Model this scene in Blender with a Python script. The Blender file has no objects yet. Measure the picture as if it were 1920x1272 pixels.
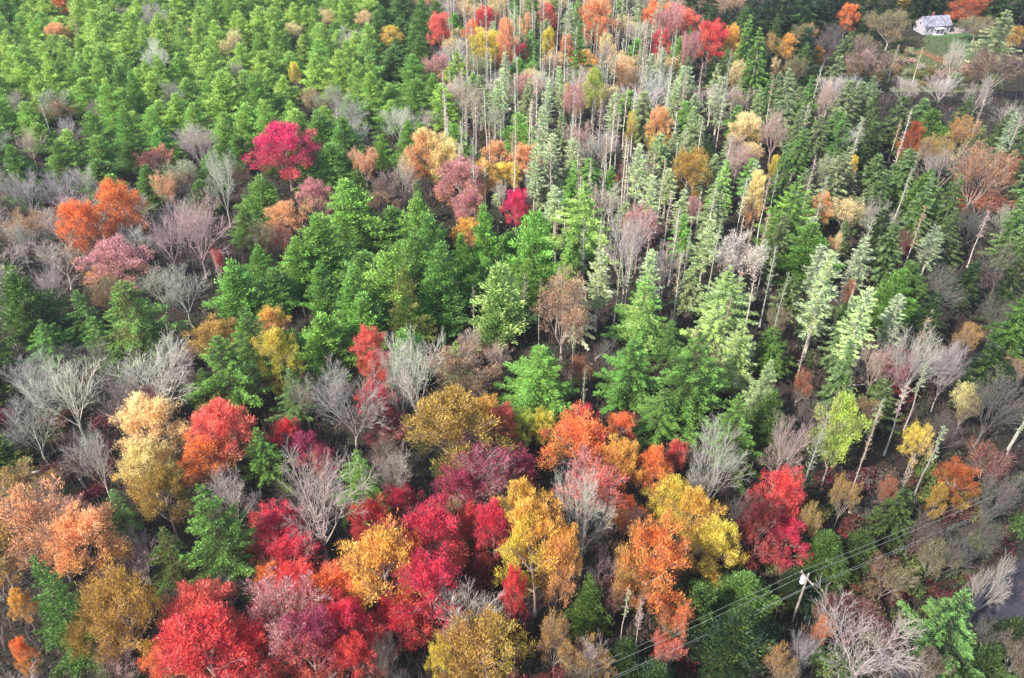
import bpy, math, random
import numpy as np
from mathutils import Vector, Matrix

# ------------------------------------------------------------------ camera, sky, sun, exposure
scene = bpy.context.scene
CAM_H = 105.0
PITCH = 38.0
FPX = 1600.0                       # focal length in photograph pixels (1920 wide)
cam_data = bpy.data.cameras.new("camera")
cam_data.sensor_width = 36.0
cam_data.lens = 36.0 * FPX / 1920.0
cam_data.clip_start = 1.0
cam_data.clip_end = 6000.0
cam = bpy.data.objects.new("camera", cam_data)
scene.collection.objects.link(cam)
cam.location = (0, 0, CAM_H)
cam.rotation_euler = (math.radians(90 - PITCH), 0, 0)
scene.camera = cam

SUN_ELEV, SUN_FROM = 44.0, 232.0   # degrees; compass bearing the sun stands at (camera looks to 0)
world = bpy.data.worlds.new("World")
scene.world = world
world.use_nodes = True
wn = world.node_tree.nodes
wl = world.node_tree.links
bg = wn["Background"]
sky = wn.new("ShaderNodeTexSky")
sky.sky_type = 'NISHITA'
sky.sun_disc = False
sky.sun_elevation = math.radians(SUN_ELEV)
sky.sun_rotation = math.radians(SUN_FROM)
wl.new(sky.outputs[0], bg.inputs[0])
bg.inputs[1].default_value = 0.15
sun_data = bpy.data.lights.new("sun", 'SUN')
sun_data.energy = 3.7
sun_data.angle = math.radians(0.6)
sun_data.color = (1.0, 0.97, 0.91)
sun = bpy.data.objects.new("sun", sun_data)
scene.collection.objects.link(sun)
_e, _a = math.radians(SUN_ELEV), math.radians(SUN_FROM)
to_sun = Vector((math.sin(_a) * math.cos(_e), math.cos(_a) * math.cos(_e), math.sin(_e)))
sun.rotation_euler = to_sun.to_track_quat('Z', 'Y').to_euler()
scene.view_settings.view_transform = 'Standard'
scene.view_settings.look = 'None'
scene.view_settings.exposure = 1.42
scene.view_settings.gamma = 1.0

COL = scene.collection
rng = np.random.default_rng(7)
random.seed(7)
SD, CD = math.sin(math.radians(PITCH)), math.cos(math.radians(PITCH))

def project(x, y, z):
    zc = y * CD + (CAM_H - z) * SD
    return 960 + FPX * x / zc, 636 - FPX * (y * SD + (z - CAM_H) * CD) / zc, zc

def on_plane(px, py, z=0.0):
    a, b = (px - 960) / FPX, (636 - py) / FPX
    dy, dz = CD + b * SD, -SD + b * CD
    t = (z - CAM_H) / dz
    return a * t, dy * t, t

def tag(o, label=None, cat=None, group=None, kind=None):
    if label: o["label"] = label
    if cat: o["category"] = cat
    if group: o["group"] = group
    if kind: o["kind"] = kind
    return o

def lin(c):
    c = np.array(c, float) / 255.0
    return np.where(c <= 0.04045, c / 12.92, ((c + 0.055) / 1.055) ** 2.4)

# ------------------------------------------------------------------ materials
def new_mat(name):
    m = bpy.data.materials.new(name)
    m.use_nodes = True
    nt = m.node_tree
    for n in list(nt.nodes): nt.nodes.remove(n)
    out = nt.nodes.new("ShaderNodeOutputMaterial")
    return m, nt, out

def foliage_material(name, trans=0.35):
    m, nt, out = new_mat(name)
    N, L = nt.nodes, nt.links
    oi = N.new("ShaderNodeObjectInfo")
    tint = N.new("ShaderNodeAttribute"); tint.attribute_type = 'OBJECT'; tint.attribute_name = "tint"
    mixv = N.new("ShaderNodeAttribute"); mixv.attribute_name = "mixv"
    shade = N.new("ShaderNodeAttribute"); shade.attribute_name = "shade"
    mr = N.new("ShaderNodeMapRange"); mr.interpolation_type = 'SMOOTHSTEP'
    mr.inputs['From Min'].default_value = 0.38; mr.inputs['From Max'].default_value = 0.62
    L.new(mixv.outputs['Fac'], mr.inputs['Value'])
    mx = N.new("ShaderNodeMix"); mx.data_type = 'RGBA'
    L.new(mr.outputs['Result'], mx.inputs['Factor'])
    L.new(tint.outputs['Color'], mx.inputs['A']); L.new(oi.outputs['Color'], mx.inputs['B'])
    hsv = N.new("ShaderNodeHueSaturation")
    L.new(mx.outputs['Result'], hsv.inputs['Color'])
    L.new(shade.outputs['Fac'], hsv.inputs['Value'])
    hm = N.new("ShaderNodeMapRange")
    hm.inputs['From Min'].default_value = 0.4; hm.inputs['From Max'].default_value = 1.6
    hm.inputs['To Min'].default_value = 0.488; hm.inputs['To Max'].default_value = 0.512
    L.new(shade.outputs['Fac'], hm.inputs['Value']); L.new(hm.outputs['Result'], hsv.inputs['Hue'])
    d = N.new("ShaderNodeBsdfPrincipled"); d.inputs["Roughness"].default_value = 0.48; d.inputs["Specular IOR Level"].default_value = 0.28; t = N.new("ShaderNodeBsdfTranslucent")
    L.new(hsv.outputs['Color'], d.inputs['Base Color']); L.new(hsv.outputs['Color'], t.inputs['Color'])
    ms = N.new("ShaderNodeMixShader"); ms.inputs['Fac'].default_value = trans
    L.new(d.outputs[0], ms.inputs[1]); L.new(t.outputs[0], ms.inputs[2])
    L.new(ms.outputs[0], out.inputs['Surface'])
    return m

def bark_material(name, streak=6.0):
    m, nt, out = new_mat(name)
    N, L = nt.nodes, nt.links
    oi = N.new("ShaderNodeObjectInfo")
    tc = N.new("ShaderNodeTexCoord"); mp = N.new("ShaderNodeMapping")
    mp.inputs['Scale'].default_value = (streak, streak, 1.2)
    L.new(tc.outputs['Object'], mp.inputs['Vector'])
    nz = N.new("ShaderNodeTexNoise"); nz.inputs['Scale'].default_value = 1.0; nz.inputs['Detail'].default_value = 5
    L.new(mp.outputs[0], nz.inputs['Vector'])
    mr = N.new("ShaderNodeMapRange"); mr.inputs['From Min'].default_value = 0.3; mr.inputs['From Max'].default_value = 0.7
    mr.inputs['To Min'].default_value = 0.55; mr.inputs['To Max'].default_value = 1.3
    L.new(nz.outputs['Fac'], mr.inputs['Value'])
    hsv = N.new("ShaderNodeHueSaturation")
    L.new(oi.outputs['Color'], hsv.inputs['Color']); L.new(mr.outputs['Result'], hsv.inputs['Value'])
    p = N.new("ShaderNodeBsdfPrincipled"); p.inputs['Roughness'].default_value = 0.9
    p.inputs['Specular IOR Level'].default_value = 0.15
    L.new(hsv.outputs['Color'], p.inputs['Base Color'])
    L.new(p.outputs[0], out.inputs['Surface'])
    return m

def noise_material(name, stops, scale=0.2, rough=0.95, detail=8, scale2=None, bump=0.0):
    """stops: list of (pos, rgb255) across layered object-space noise"""
    m, nt, out = new_mat(name)
    N, L = nt.nodes, nt.links
    tc = N.new("ShaderNodeTexCoord")
    nz = N.new("ShaderNodeTexNoise"); nz.inputs['Scale'].default_value = scale; nz.inputs['Detail'].default_value = detail
    nz.inputs['Roughness'].default_value = 0.65
    L.new(tc.outputs['Object'], nz.inputs['Vector'])
    val = nz.outputs['Fac']
    if scale2:
        n2 = N.new("ShaderNodeTexNoise"); n2.inputs['Scale'].default_value = scale2; n2.inputs['Detail'].default_value = 4
        L.new(tc.outputs['Object'], n2.inputs['Vector'])
        mx = N.new("ShaderNodeMix"); mx.data_type = 'FLOAT'; mx.inputs['Factor'].default_value = 0.45
        L.new(nz.outputs['Fac'], mx.inputs['A']); L.new(n2.outputs['Fac'], mx.inputs['B'])
        val = mx.outputs['Result']
    cr = N.new("ShaderNodeValToRGB")
    el = cr.color_ramp.elements
    while len(el) < len(stops): el.new(0.5)
    for e, (p, c) in zip(el, stops):
        e.position = p; e.color = (*lin(c), 1)
    L.new(val, cr.inputs['Fac'])
    p = N.new("ShaderNodeBsdfPrincipled"); p.inputs['Roughness'].default_value = rough
    p.inputs['Specular IOR Level'].default_value = 0.2
    L.new(cr.outputs['Color'], p.inputs['Base Color'])
    if bump:
        b = N.new("ShaderNodeBump"); b.inputs['Strength'].default_value = bump; b.inputs['Distance'].default_value = 0.3
        L.new(val, b.inputs['Height']); L.new(b.outputs[0], p.inputs['Normal'])
    L.new(p.outputs[0], out.inputs['Surface'])
    return m

M_LEAF = foliage_material("leaf_foliage", 0.40)
M_NEEDLE = foliage_material("needle_foliage", 0.22)
M_BARK = bark_material("bark")

# ------------------------------------------------------------------ geometry helpers
class Geo:
    """collects free quads with a per-face shade and colour-mix value"""
    def __init__(s): s.v, s.sh, s.mx = [], [], []
    def quads(s, v, sh=1.0, mx=0.5):
        v = np.asarray(v, float).reshape(-1, 4, 3); n = len(v)
        s.v.append(v); s.sh.append(np.broadcast_to(sh, n).astype(float)); s.mx.append(np.broadcast_to(mx, n).astype(float))
    def build(s, name, mat):
        v = np.concatenate(s.v); n = len(v)
        me = bpy.data.meshes.new(name)
        me.vertices.add(n * 4); me.vertices.foreach_set("co", v.reshape(-1).astype(np.float32))
        me.loops.add(n * 4); me.loops.foreach_set("vertex_index", np.arange(n * 4, dtype=np.int32))
        me.polygons.add(n); me.polygons.foreach_set("loop_start", (np.arange(n) * 4).astype(np.int32))
        me.polygons.foreach_set("loop_total", np.full(n, 4, np.int32))
        for nm, d in (("shade", s.sh), ("mixv", s.mx)):
            a = me.attributes.new(nm, 'FLOAT', 'FACE'); a.data.foreach_set("value", np.concatenate(d).astype(np.float32))
        me.update(calc_edges=True)
        me.materials.append(mat)
        return me

def unit(a): return a / np.maximum(np.linalg.norm(a, axis=-1, keepdims=True), 1e-9)

def tubes(geo, p0, p1, r0, r1, sides=4):
    p0, p1 = np.asarray(p0, float).reshape(-1, 3), np.asarray(p1, float).reshape(-1, 3)
    r0 = np.broadcast_to(r0, len(p0)); r1 = np.broadcast_to(r1, len(p0))
    d = unit(p1 - p0)
    ref = np.where(np.abs(d[:, 2:3]) > 0.9, np.array([[1.0, 0, 0]]), np.array([[0, 0, 1.0]]))
    u = unit(np.cross(d, ref)); w = np.cross(d, u)
    ang = np.arange(sides) * 2 * np.pi / sides
    ring = np.cos(ang)[None, :, None] * u[:, None] + np.sin(ang)[None, :, None] * w[:, None]
    a = p0[:, None] + ring * r0[:, None, None]; b = p1[:, None] + ring * r1[:, None, None]
    q = np.stack([a, np.roll(a, -1, 1), np.roll(b, -1, 1), b], axis=2)
    geo.quads(q.reshape(-1, 4, 3))

def leaves(geo, c, axis, ln, wd, sh, mx, rnd):
    """pointed leaf sprays: c centres, axis long direction, ln/wd half sizes"""
    n = len(c)
    axis = unit(axis)
    side = unit(np.cross(axis, rnd.normal(size=(n, 3))))
    ln = np.broadcast_to(ln, n)[:, None]; wd = np.broadcast_to(wd, n)[:, None]
    q = np.stack([c - axis * ln, c + side * wd - axis * ln * .1, c + axis * ln, c - side * wd - axis * ln * .1], axis=1)
    geo.quads(q, sh, mx)

def grow(rnd, p, d, length, r, level, spec, out):
    """recursive limb; spec[level] = (children, angle_lo, angle_hi, length factor, bend up, segments)"""
    nch, a0, a1, lf, up, ns = spec[level]
    pts = [np.array(p, float)]; d = np.array(d, float); d /= np.linalg.norm(d)
    seg = length / ns
    for i in range(ns):
        d = d + rnd.normal(size=3) * 0.10 + np.array([0, 0, up]) / ns
        d /= np.linalg.norm(d)
        pts.append(pts[-1] + d * seg)
        ra = r * (1 - 0.62 * i / ns); rb = r * (1 - 0.62 * (i + 1) / ns)
        out[level].append((pts[-2], pts[-1], ra, rb))
    if level + 1 < len(spec):
        ph = rnd.uniform(0, 6.28)
        for k in range(nch):
            t = 0.28 + 0.72 * (k + rnd.uniform(0.1, 0.9)) / nch
            f = t * ns; i = min(int(f), ns - 1)
            q = pts[i] + (pts[i + 1] - pts[i]) * (f - i)
            dd = (pts[i + 1] - pts[i]); dd /= np.linalg.norm(dd)
            ph += 2.4 + rnd.uniform(-.4, .4)
            s = np.cross(dd, [0.3, 0.2, 0.93]); s /= np.linalg.norm(s) + 1e-9
            w = np.cross(dd, s)
            an = math.radians(rnd.uniform(a0, a1))
            nd = dd * math.cos(an) + (s * math.cos(ph) + w * math.sin(ph)) * math.sin(an)
            grow(rnd, q, nd, length * lf * (1.15 - 0.5 * t) * rnd.uniform(.75, 1.2), r * 0.5 * (1.1 - .5 * t), level + 1, spec, out)

def emit(geo, segs, sides, rmin):
    if not segs: return
    a = np.array([s[0] for s in segs]); b = np.array([s[1] for s in segs])
    r0 = np.maximum([s[2] for s in segs], rmin); r1 = np.maximum([s[3] for s in segs], rmin * .7)
    tubes(geo, a, b, r0, r1, sides)

def trunk_pts(rnd, H, n=7, wob=.12):
    p = np.zeros((n + 1, 3)); p[:, 2] = np.linspace(0, H, n + 1)
    p[1:, :2] = np.cumsum(rnd.normal(size=(n, 2)) * wob, axis=0)
    return p

def trunk_geo(geo, p, r, rt, sides=8):
    rr = np.linspace(r, rt, len(p)); rr[0] *= 1.35
    tubes(geo, p[:-1], p[1:], rr[:-1], rr[1:], sides)
    base = p[0].copy(); tubes(geo, [base - [0, 0, .6]], [base], r * 1.5, r * 1.35, sides)

# every builder returns [(part name, mesh)], made at its own base size
def make_bare(seed, H=16.0, R=6.0, fine=True, leaf=0, dense=0):
    """deciduous skeleton. leaf: number of leaf sprays on twig tips, dense adds a fuller cloud"""
    rnd = np.random.default_rng(seed)
    out = [[], [], [], []]
    fork = H * rnd.uniform(.22, .34)
    tp = trunk_pts(rnd, H * .93 if dense else fork, 7 if dense else 3, .12)
    spec = [(9, 16, 38, .52, .36, 4), (7, 20, 44, .50, .25, 3), (5, 20, 48, .60, .12, 2), (0, 0, 0, 0, 0.1, 1)]
    if dense:
        spec = [(5, 25, 50, .46, .35, 3), (5, 25, 55, .50, .25, 2), (0, 0, 0, 0, 0.1, 1), (0, 0, 0, 0, 0, 1)]
        spec = spec[:3]
        nl = 17
        for k in range(nl):
            t = (k + .5) / nl
            z = H * (.24 + .66 * t)
            i = z / (H * .93) * 7; j = min(int(i), 6); q = tp[j] + (tp[j + 1] - tp[j]) * (i - j)
            az = k * 2.4 + rnd.uniform(-.3, .3)
            an = math.radians(68 - 45 * t + rnd.uniform(-7, 7))
            ln = R * (1.12 * math.sin(math.pi * min(.98, (.22 + .72 * t))) ** .6) * rnd.uniform(.78, 1.12) + .6
            grow(rnd, q, [math.cos(az) * math.sin(an), math.sin(az) * math.sin(an), math.cos(an)], ln, .13, 0, spec, out)
    else:
        nl = int(rnd.integers(6, 9))
        for k in range(nl):
            az = k * 6.283 / nl + rnd.uniform(-.3, .3)
            an = math.radians(8 if k == 0 else rnd.uniform(20, 47))
            z = fork * (1 if k == 0 else rnd.uniform(.72, 1.0))
            q = tp[-1] * (z / fork)
            ln = (H - z) * rnd.uniform(.86, 1.02) if k == 0 else min((H - z) * .95, R / math.sin(an) * .98)
            grow(rnd, q, [math.cos(az) * math.sin(an), math.sin(az) * math.sin(an), math.cos(an)], ln * .9, .105, 0, spec, out)
    gt = Geo(); trunk_geo(gt, tp, .26, .10 if dense else .2)
    emit(gt, out[0], 5, .05)
    gb = Geo()
    emit(gb, out[1], 4, .035)
    if not dense: emit(gb, out[2], 3, .022); emit(gb, out[3], 3, .014)
    else: emit(gb, out[2], 3, .03)
    parts = [("trunk", gt.build("trunk", M_BARK)), ("branches", gb.build("branches", M_BARK))]
    if leaf:
        lv = out[2]
        tips = np.array([s[1] for s in lv]); dirs = unit(np.array([s[1] - s[0] for s in lv]))
        if not dense:
            tips = np.concatenate([tips, np.array([s[1] for s in out[3]])]); dirs = np.concatenate([dirs, unit(np.array([s[1] - s[0] for s in out[3]]))])
        ids = rnd.integers(0, len(tips), leaf)
        sig = .40 if dense else .25
        c = tips[ids] + rnd.normal(size=(leaf, 3)) * sig
        ax = dirs[ids] * 1.0 + rnd.normal(size=(leaf, 3)) * .38 + [0, 0, .5]
        lobe = np.sin(tips @ rnd.normal(size=3) * .9) * .10 + rnd.normal(size=len(tips)) * .06
        # colour drifts along limbs: low-frequency direction through the crown plus lobes
        g = unit(rnd.normal(size=(1, 3)) * [1, 1, .4] + [[0, 0, 1.0]])
        rel = ((c - [0, 0, H * .6]) @ g[0]) / H
        mx = .5 + rel * .9 + lobe[ids] * 1.3 + rnd.normal(size=leaf) * .11
        tone = rnd.normal(size=len(tips)) * .16
        sh = np.clip(1.03 + tone[ids] * 1.3 + rnd.normal(size=leaf) * .36, .3, 2.0)
        gl = Geo(); leaves(gl, c, ax, rnd.uniform(.14, .38, leaf), rnd.uniform(.034, .074, leaf), sh, mx, rnd)
        parts.append(("crown", gl.build("crown", M_LEAF)))
    return parts

def make_conifer(seed, H=18.0, R=2.8, levels=24, per=6, droop=-.25, start=.12, n=8000, plumes=.32, rag=.22, shape=.9, bare=False, rise=0.2, leafwd=.075, rnk=1.0, loose=0.0):
    """whorled conifer: branches as sticks, flat sprays of needles along them"""
    rnd = np.random.default_rng(seed)
    gt = Geo(); tp = trunk_pts(rnd, H * .985, 8, .07); trunk_geo(gt, tp, .21, .05 if bare else .03)
    P0, P1, R0, dirs, lens, zt = [], [], [], [], [], []
    ph2 = rnd.uniform(0, 6); lob = .16 if n > 9000 else .08
    for k in range(levels):
        t = start + (1 - start) * (k + rnd.uniform(0, .6)) / levels
        z = H * min(t, .985)
        j = min(int(z / (H * .985) * 8), 7); q = tp[j] + (tp[j + 1] - tp[j]) * (z / (H * .985) * 8 - j)
        off = rnd.uniform(0, 6.28)
        for b in range(per):
            if rnd.uniform() < .08: continue
            if loose:
                t = float(np.clip(start + (1 - start) * (k + .5 + rnd.normal() * 1.6 * loose) / levels, start, .99)); z = H * min(t, .985)
                j = min(int(z / (H * .985) * 8), 7); q = tp[j] + (tp[j + 1] - tp[j]) * (z / (H * .985) * 8 - j)
            az = off + b * 6.283 / per + rnd.uniform(-.35, .35)
            L = R * (max(.03, 1.02 - t) / (1 - start)) ** shape * rnd.uniform(1 - rag * 1.6, 1 + rag) * (1 + lob * math.sin(az * 2 + ph2) + lob * .7 * math.sin(az * 3 + t * 9)) + .15
            if t < start + .12: L *= rnd.uniform(.55, .9)
            el = droop + rise * 2 * (t - .4) + rnd.uniform(-.12, .12)
            d = np.array([math.cos(az) * math.cos(el), math.sin(az) * math.cos(el), math.sin(el)])
            P0.append(q); P1.append(q + d * L); R0.append(.045 if L > 1.5 else .03); dirs.append(d); lens.append(L); zt.append(t)
    P0, P1, dirs, lens, zt = map(np.array, (P0, P1, dirs, lens, zt))
    gb = Geo(); tubes(gb, P0, P1, R0, .012, 3)
    parts = [("trunk", gt.build("trunk", M_BARK))]
    if bare:   # dead twigs off the branches
        m = len(P0) * 3; ids = rnd.integers(0, len(P0), m); f = rnd.uniform(.2, 1, m)[:, None]
        a = P0[ids] + (P1 - P0)[ids] * f
        tubes(gb, a, a + unit(dirs[ids] + rnd.normal(size=(m, 3)) * .7) * lens[ids][:, None] * .4, .014, .008, 3)
    parts.append(("branches", gb.build("branches", M_BARK)))
    if n:
        w = lens ** 1.25; ids = rnd.choice(len(P0), n, p=w / w.sum())
        f = rnd.uniform(.12, 1.05, n) ** .8
        side = unit(np.cross(dirs, [0, 0, 1.0]))[ids]
        lat = rnd.normal(size=n) * plumes * (.35 + lens[ids] * .16) * (1.15 - f * .75)
        c = P0[ids] + (P1 - P0)[ids] * f[:, None] + side * lat[:, None] + [0, 0, 1] * (rnd.normal(size=n) * .10 + .05 - np.abs(lat) * .25)[:, None]
        c = c + rnd.normal(size=(n, 3)) * .24 * loose
        ax = dirs[ids] * (1 - .4 * loose) + side * np.sign(lat)[:, None] * .7 * (1 - .5 * loose) + rnd.normal(size=(n, 3)) * .3 + [0, 0, .15 + .5 * loose]
        tone = rnd.normal(size=len(P0)) * .13
        sh = np.clip(1.02 + tone[ids] * 1.2 + rnd.normal(size=n) * .28, .3, 1.9)
        mx = .5 + (f - .6) * .45 + tone[ids] * .7 + rnd.normal(size=n) * .07
        gl = Geo(); leaves(gl, c, ax, rnd.uniform(.17, .34, n) * rnk, rnd.uniform(.7, 1.4, n) * leafwd, sh, mx, rnd)
        parts.append(("crown", gl.build("crown", M_NEEDLE)))
    return parts

def make_shrub(seed, H=3.0, R=2.4, n=1700):
    rnd = np.random.default_rng(seed)
    gb = Geo(); m = 26
    az = rnd.uniform(0, 6.28, m); an = rnd.uniform(.1, 1.0, m); L = H * rnd.uniform(.6, 1.0, m)
    p0 = rnd.normal(size=(m, 3)) * [.3, .3, 0]; p1 = p0 + np.stack([np.cos(az) * np.sin(an), np.sin(az) * np.sin(an), np.cos(an)], 1) * L[:, None] * [R / H * 1.2, R / H * 1.2, 1]
    tubes(gb, p0, p1, .035, .012, 3)
    k = m * 5; ids = rnd.integers(0, m, k); f = rnd.uniform(.3, 1, k)[:, None]; a = p0[ids] + (p1 - p0)[ids] * f
    b = a + unit((p1 - p0)[ids] + rnd.normal(size=(k, 3)) * 1.4) * rnd.uniform(.4, 1.0, k)[:, None]
    tubes(gb, a, b, .016, .008, 3)
    ids = rnd.integers(0, k, n); c = b[ids] + rnd.normal(size=(n, 3)) * .22; c[:, 2] = np.maximum(c[:, 2], .1)
    tone = rnd.normal(size=k) * .15
    gl = Geo(); leaves(gl, c, rnd.normal(size=(n, 3)) + [0, 0, .6], rnd.uniform(.12, .26, n), rnd.uniform(.06, .12, n),
                       np.clip(1 + tone[ids] + rnd.normal(size=n) * .2, .4, 1.6), .5 + tone[ids] + rnd.normal(size=n) * .1, rnd)
    return [("stems", gb.build("stems", M_BARK)), ("crown", gl.build("crown", M_LEAF))]

# kind: (object name, category, group, base H, base R, crown share of height, default H, variants)
K = {
 'M': ("maple_tree", "tree", "autumn maples in full leaf", 16, 5.5, .78, 15),
 'F': ("birch_tree", "tree", "thinly leaved autumn trees", 16, 6.0, .78, 14),  # half-bare deciduous tree of no certain species
 'B': ("bare_tree", "bare tree", "leafless grey trees", 16, 6.0, .80, 15),
 'P': ("pine_tree", "pine tree", "broad feathery pines", 20, 5.0, .85, 18),
 'H': ("cedar_tree", "cedar tree", "dense green cedars", 15, 3.0, .90, 15),
 'S': ("spruce_tree", "spruce tree", "narrow layered spruces", 18, 2.9, .85, 17),
 'D': ("dead_tree", "dead tree", "pale dead trunks", 19, 1.5, .85, 20),
 'L': ("larch_tree", "larch tree", "thin pale larches", 18, 1.9, .72, 18),
 'U': ("shrub", "shrub", "low shrubs of the undergrowth", 3, 2.4, .95, 3),
}
V = {k: [] for k in K}
for i in range(5): V['M'].append(make_bare(100 + i, 16, 5.5, dense=1, leaf=17000))
for i in range(4): V['F'].append(make_bare(200 + i, leaf=8500))
for i in range(5): V['B'].append(make_bare(300 + i))
for i in range(4): V['P'].append(make_conifer(400 + i, 20, 5.0, 18, 7, -.02, .12, 17000, .46, .30, (.95, .85, 1.05, .9)[i], rise=.30, leafwd=.05, rnk=.70, loose=.12))
for i in range(6): V['H'].append(make_conifer(500 + i, 15, 3.3 , 24 + i, 7, .30, .08, 15000, .46, .30, (.62, .8, .7, .95, .66, .85)[i], rise=.45, leafwd=.055, rnk=.78, loose=.8))
for i in range(5): V['S'].append(make_conifer(600 + i, 18, (2.9, 2.5, 3.2, 2.7, 3.0)[i], (24, 20, 28, 22, 26)[i], n=8600, rag=(.25, .34, .2, .3, .4)[i], shape=(.9, .75, 1.0, .7, .85)[i], start=(.12, .2, .1, .28, .15)[i], leafwd=.065))
for i in range(4): V['D'].append(make_conifer(700 + i, 19, (1.0, 1.5, .8, 1.2)[i], (20, 26, 14, 22)[i], 3, (.15, .5, -.1, .3)[i], (.3, .45, .55, .4)[i], 240, shape=.35, bare=True, rag=.5))
for i in range(4): V['L'].append(make_conifer(800 + i, 18, 1.9, 24, 5, .12, .30, 2600, .42, .4, .55, bare=True, leafwd=.06))
for i in range(3): V['U'].append(make_shrub(900 + i))

def measure(parts):
    pts = []
    for pn, me in parts:
        a = np.empty(len(me.vertices) * 3, np.float32); me.vertices.foreach_get("co", a); pts.append(a.reshape(-1, 3))
    zmax = max(a[:, 2].max() for a in pts); q = np.concatenate(pts[1:])
    return float(zmax), float(np.percentile(np.hypot(q[:, 0], q[:, 1]), 96))
DIM = {k: [measure(v) for v in V[k]] for k in V}

# ------------------------------------------------------------------ leaf and bark colours (rgb as they are, 0-255)
C = {
 'magenta': ((226, 30, 108), "magenta"), 'crimson': ((222, 48, 84), "crimson"), 'red': ((230, 58, 66), "red"),
 'coral': ((238, 108, 90), "coral red"), 'orange': ((238, 128, 56), "orange"), 'rust': ((178, 88, 40), "rust orange"),
 'peach': ((236, 164, 108), "peach orange"), 'gold': ((236, 176, 56), "golden"), 'yellow': ((226, 200, 50), "yellow"),
 'ygreen': ((176, 190, 48), "yellow-green"), 'lime': ((188, 208, 66), "lime green"), 'straw': ((242, 212, 138), "straw coloured"),
 'ochre': ((186, 142, 52), "ochre"), 'tan': ((176, 132, 92), "tan brown"), 'olive': ((124, 122, 58), "olive"),
 'mauve': ((206, 136, 136), "dusty pink"), 'plum': ((172, 62, 96), "plum red"), 'wine': ((120, 40, 48), "dark wine red"),
 'green': ((110, 154, 58), "mid green"), 'bright': ((134, 180, 68), "bright green"), 'pale': ((178, 202, 108), "pale green"),
 'sunny': ((176, 202, 84), "yellowish green"), 'dark': ((84, 108, 44), "dark green"), 'deep': ((36, 58, 38), "very dark green"),
 'blue': ((106, 144, 70), "blue-green"), 'grey_green': ((134, 152, 102), "grey-green"), 'sage': ((164, 176, 128), "sage green"),
 'grey': ((176, 164, 150), "grey"), 'pinkgrey': ((192, 162, 150), "pinkish grey"), 'white': ((222, 212, 190), "whitish"),
 'brown': ((112, 88, 74), "brown"), 'darkgrey': ((112, 102, 94), "dark grey"), 'silver': ((200, 188, 172), "silver grey"),
}
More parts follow.
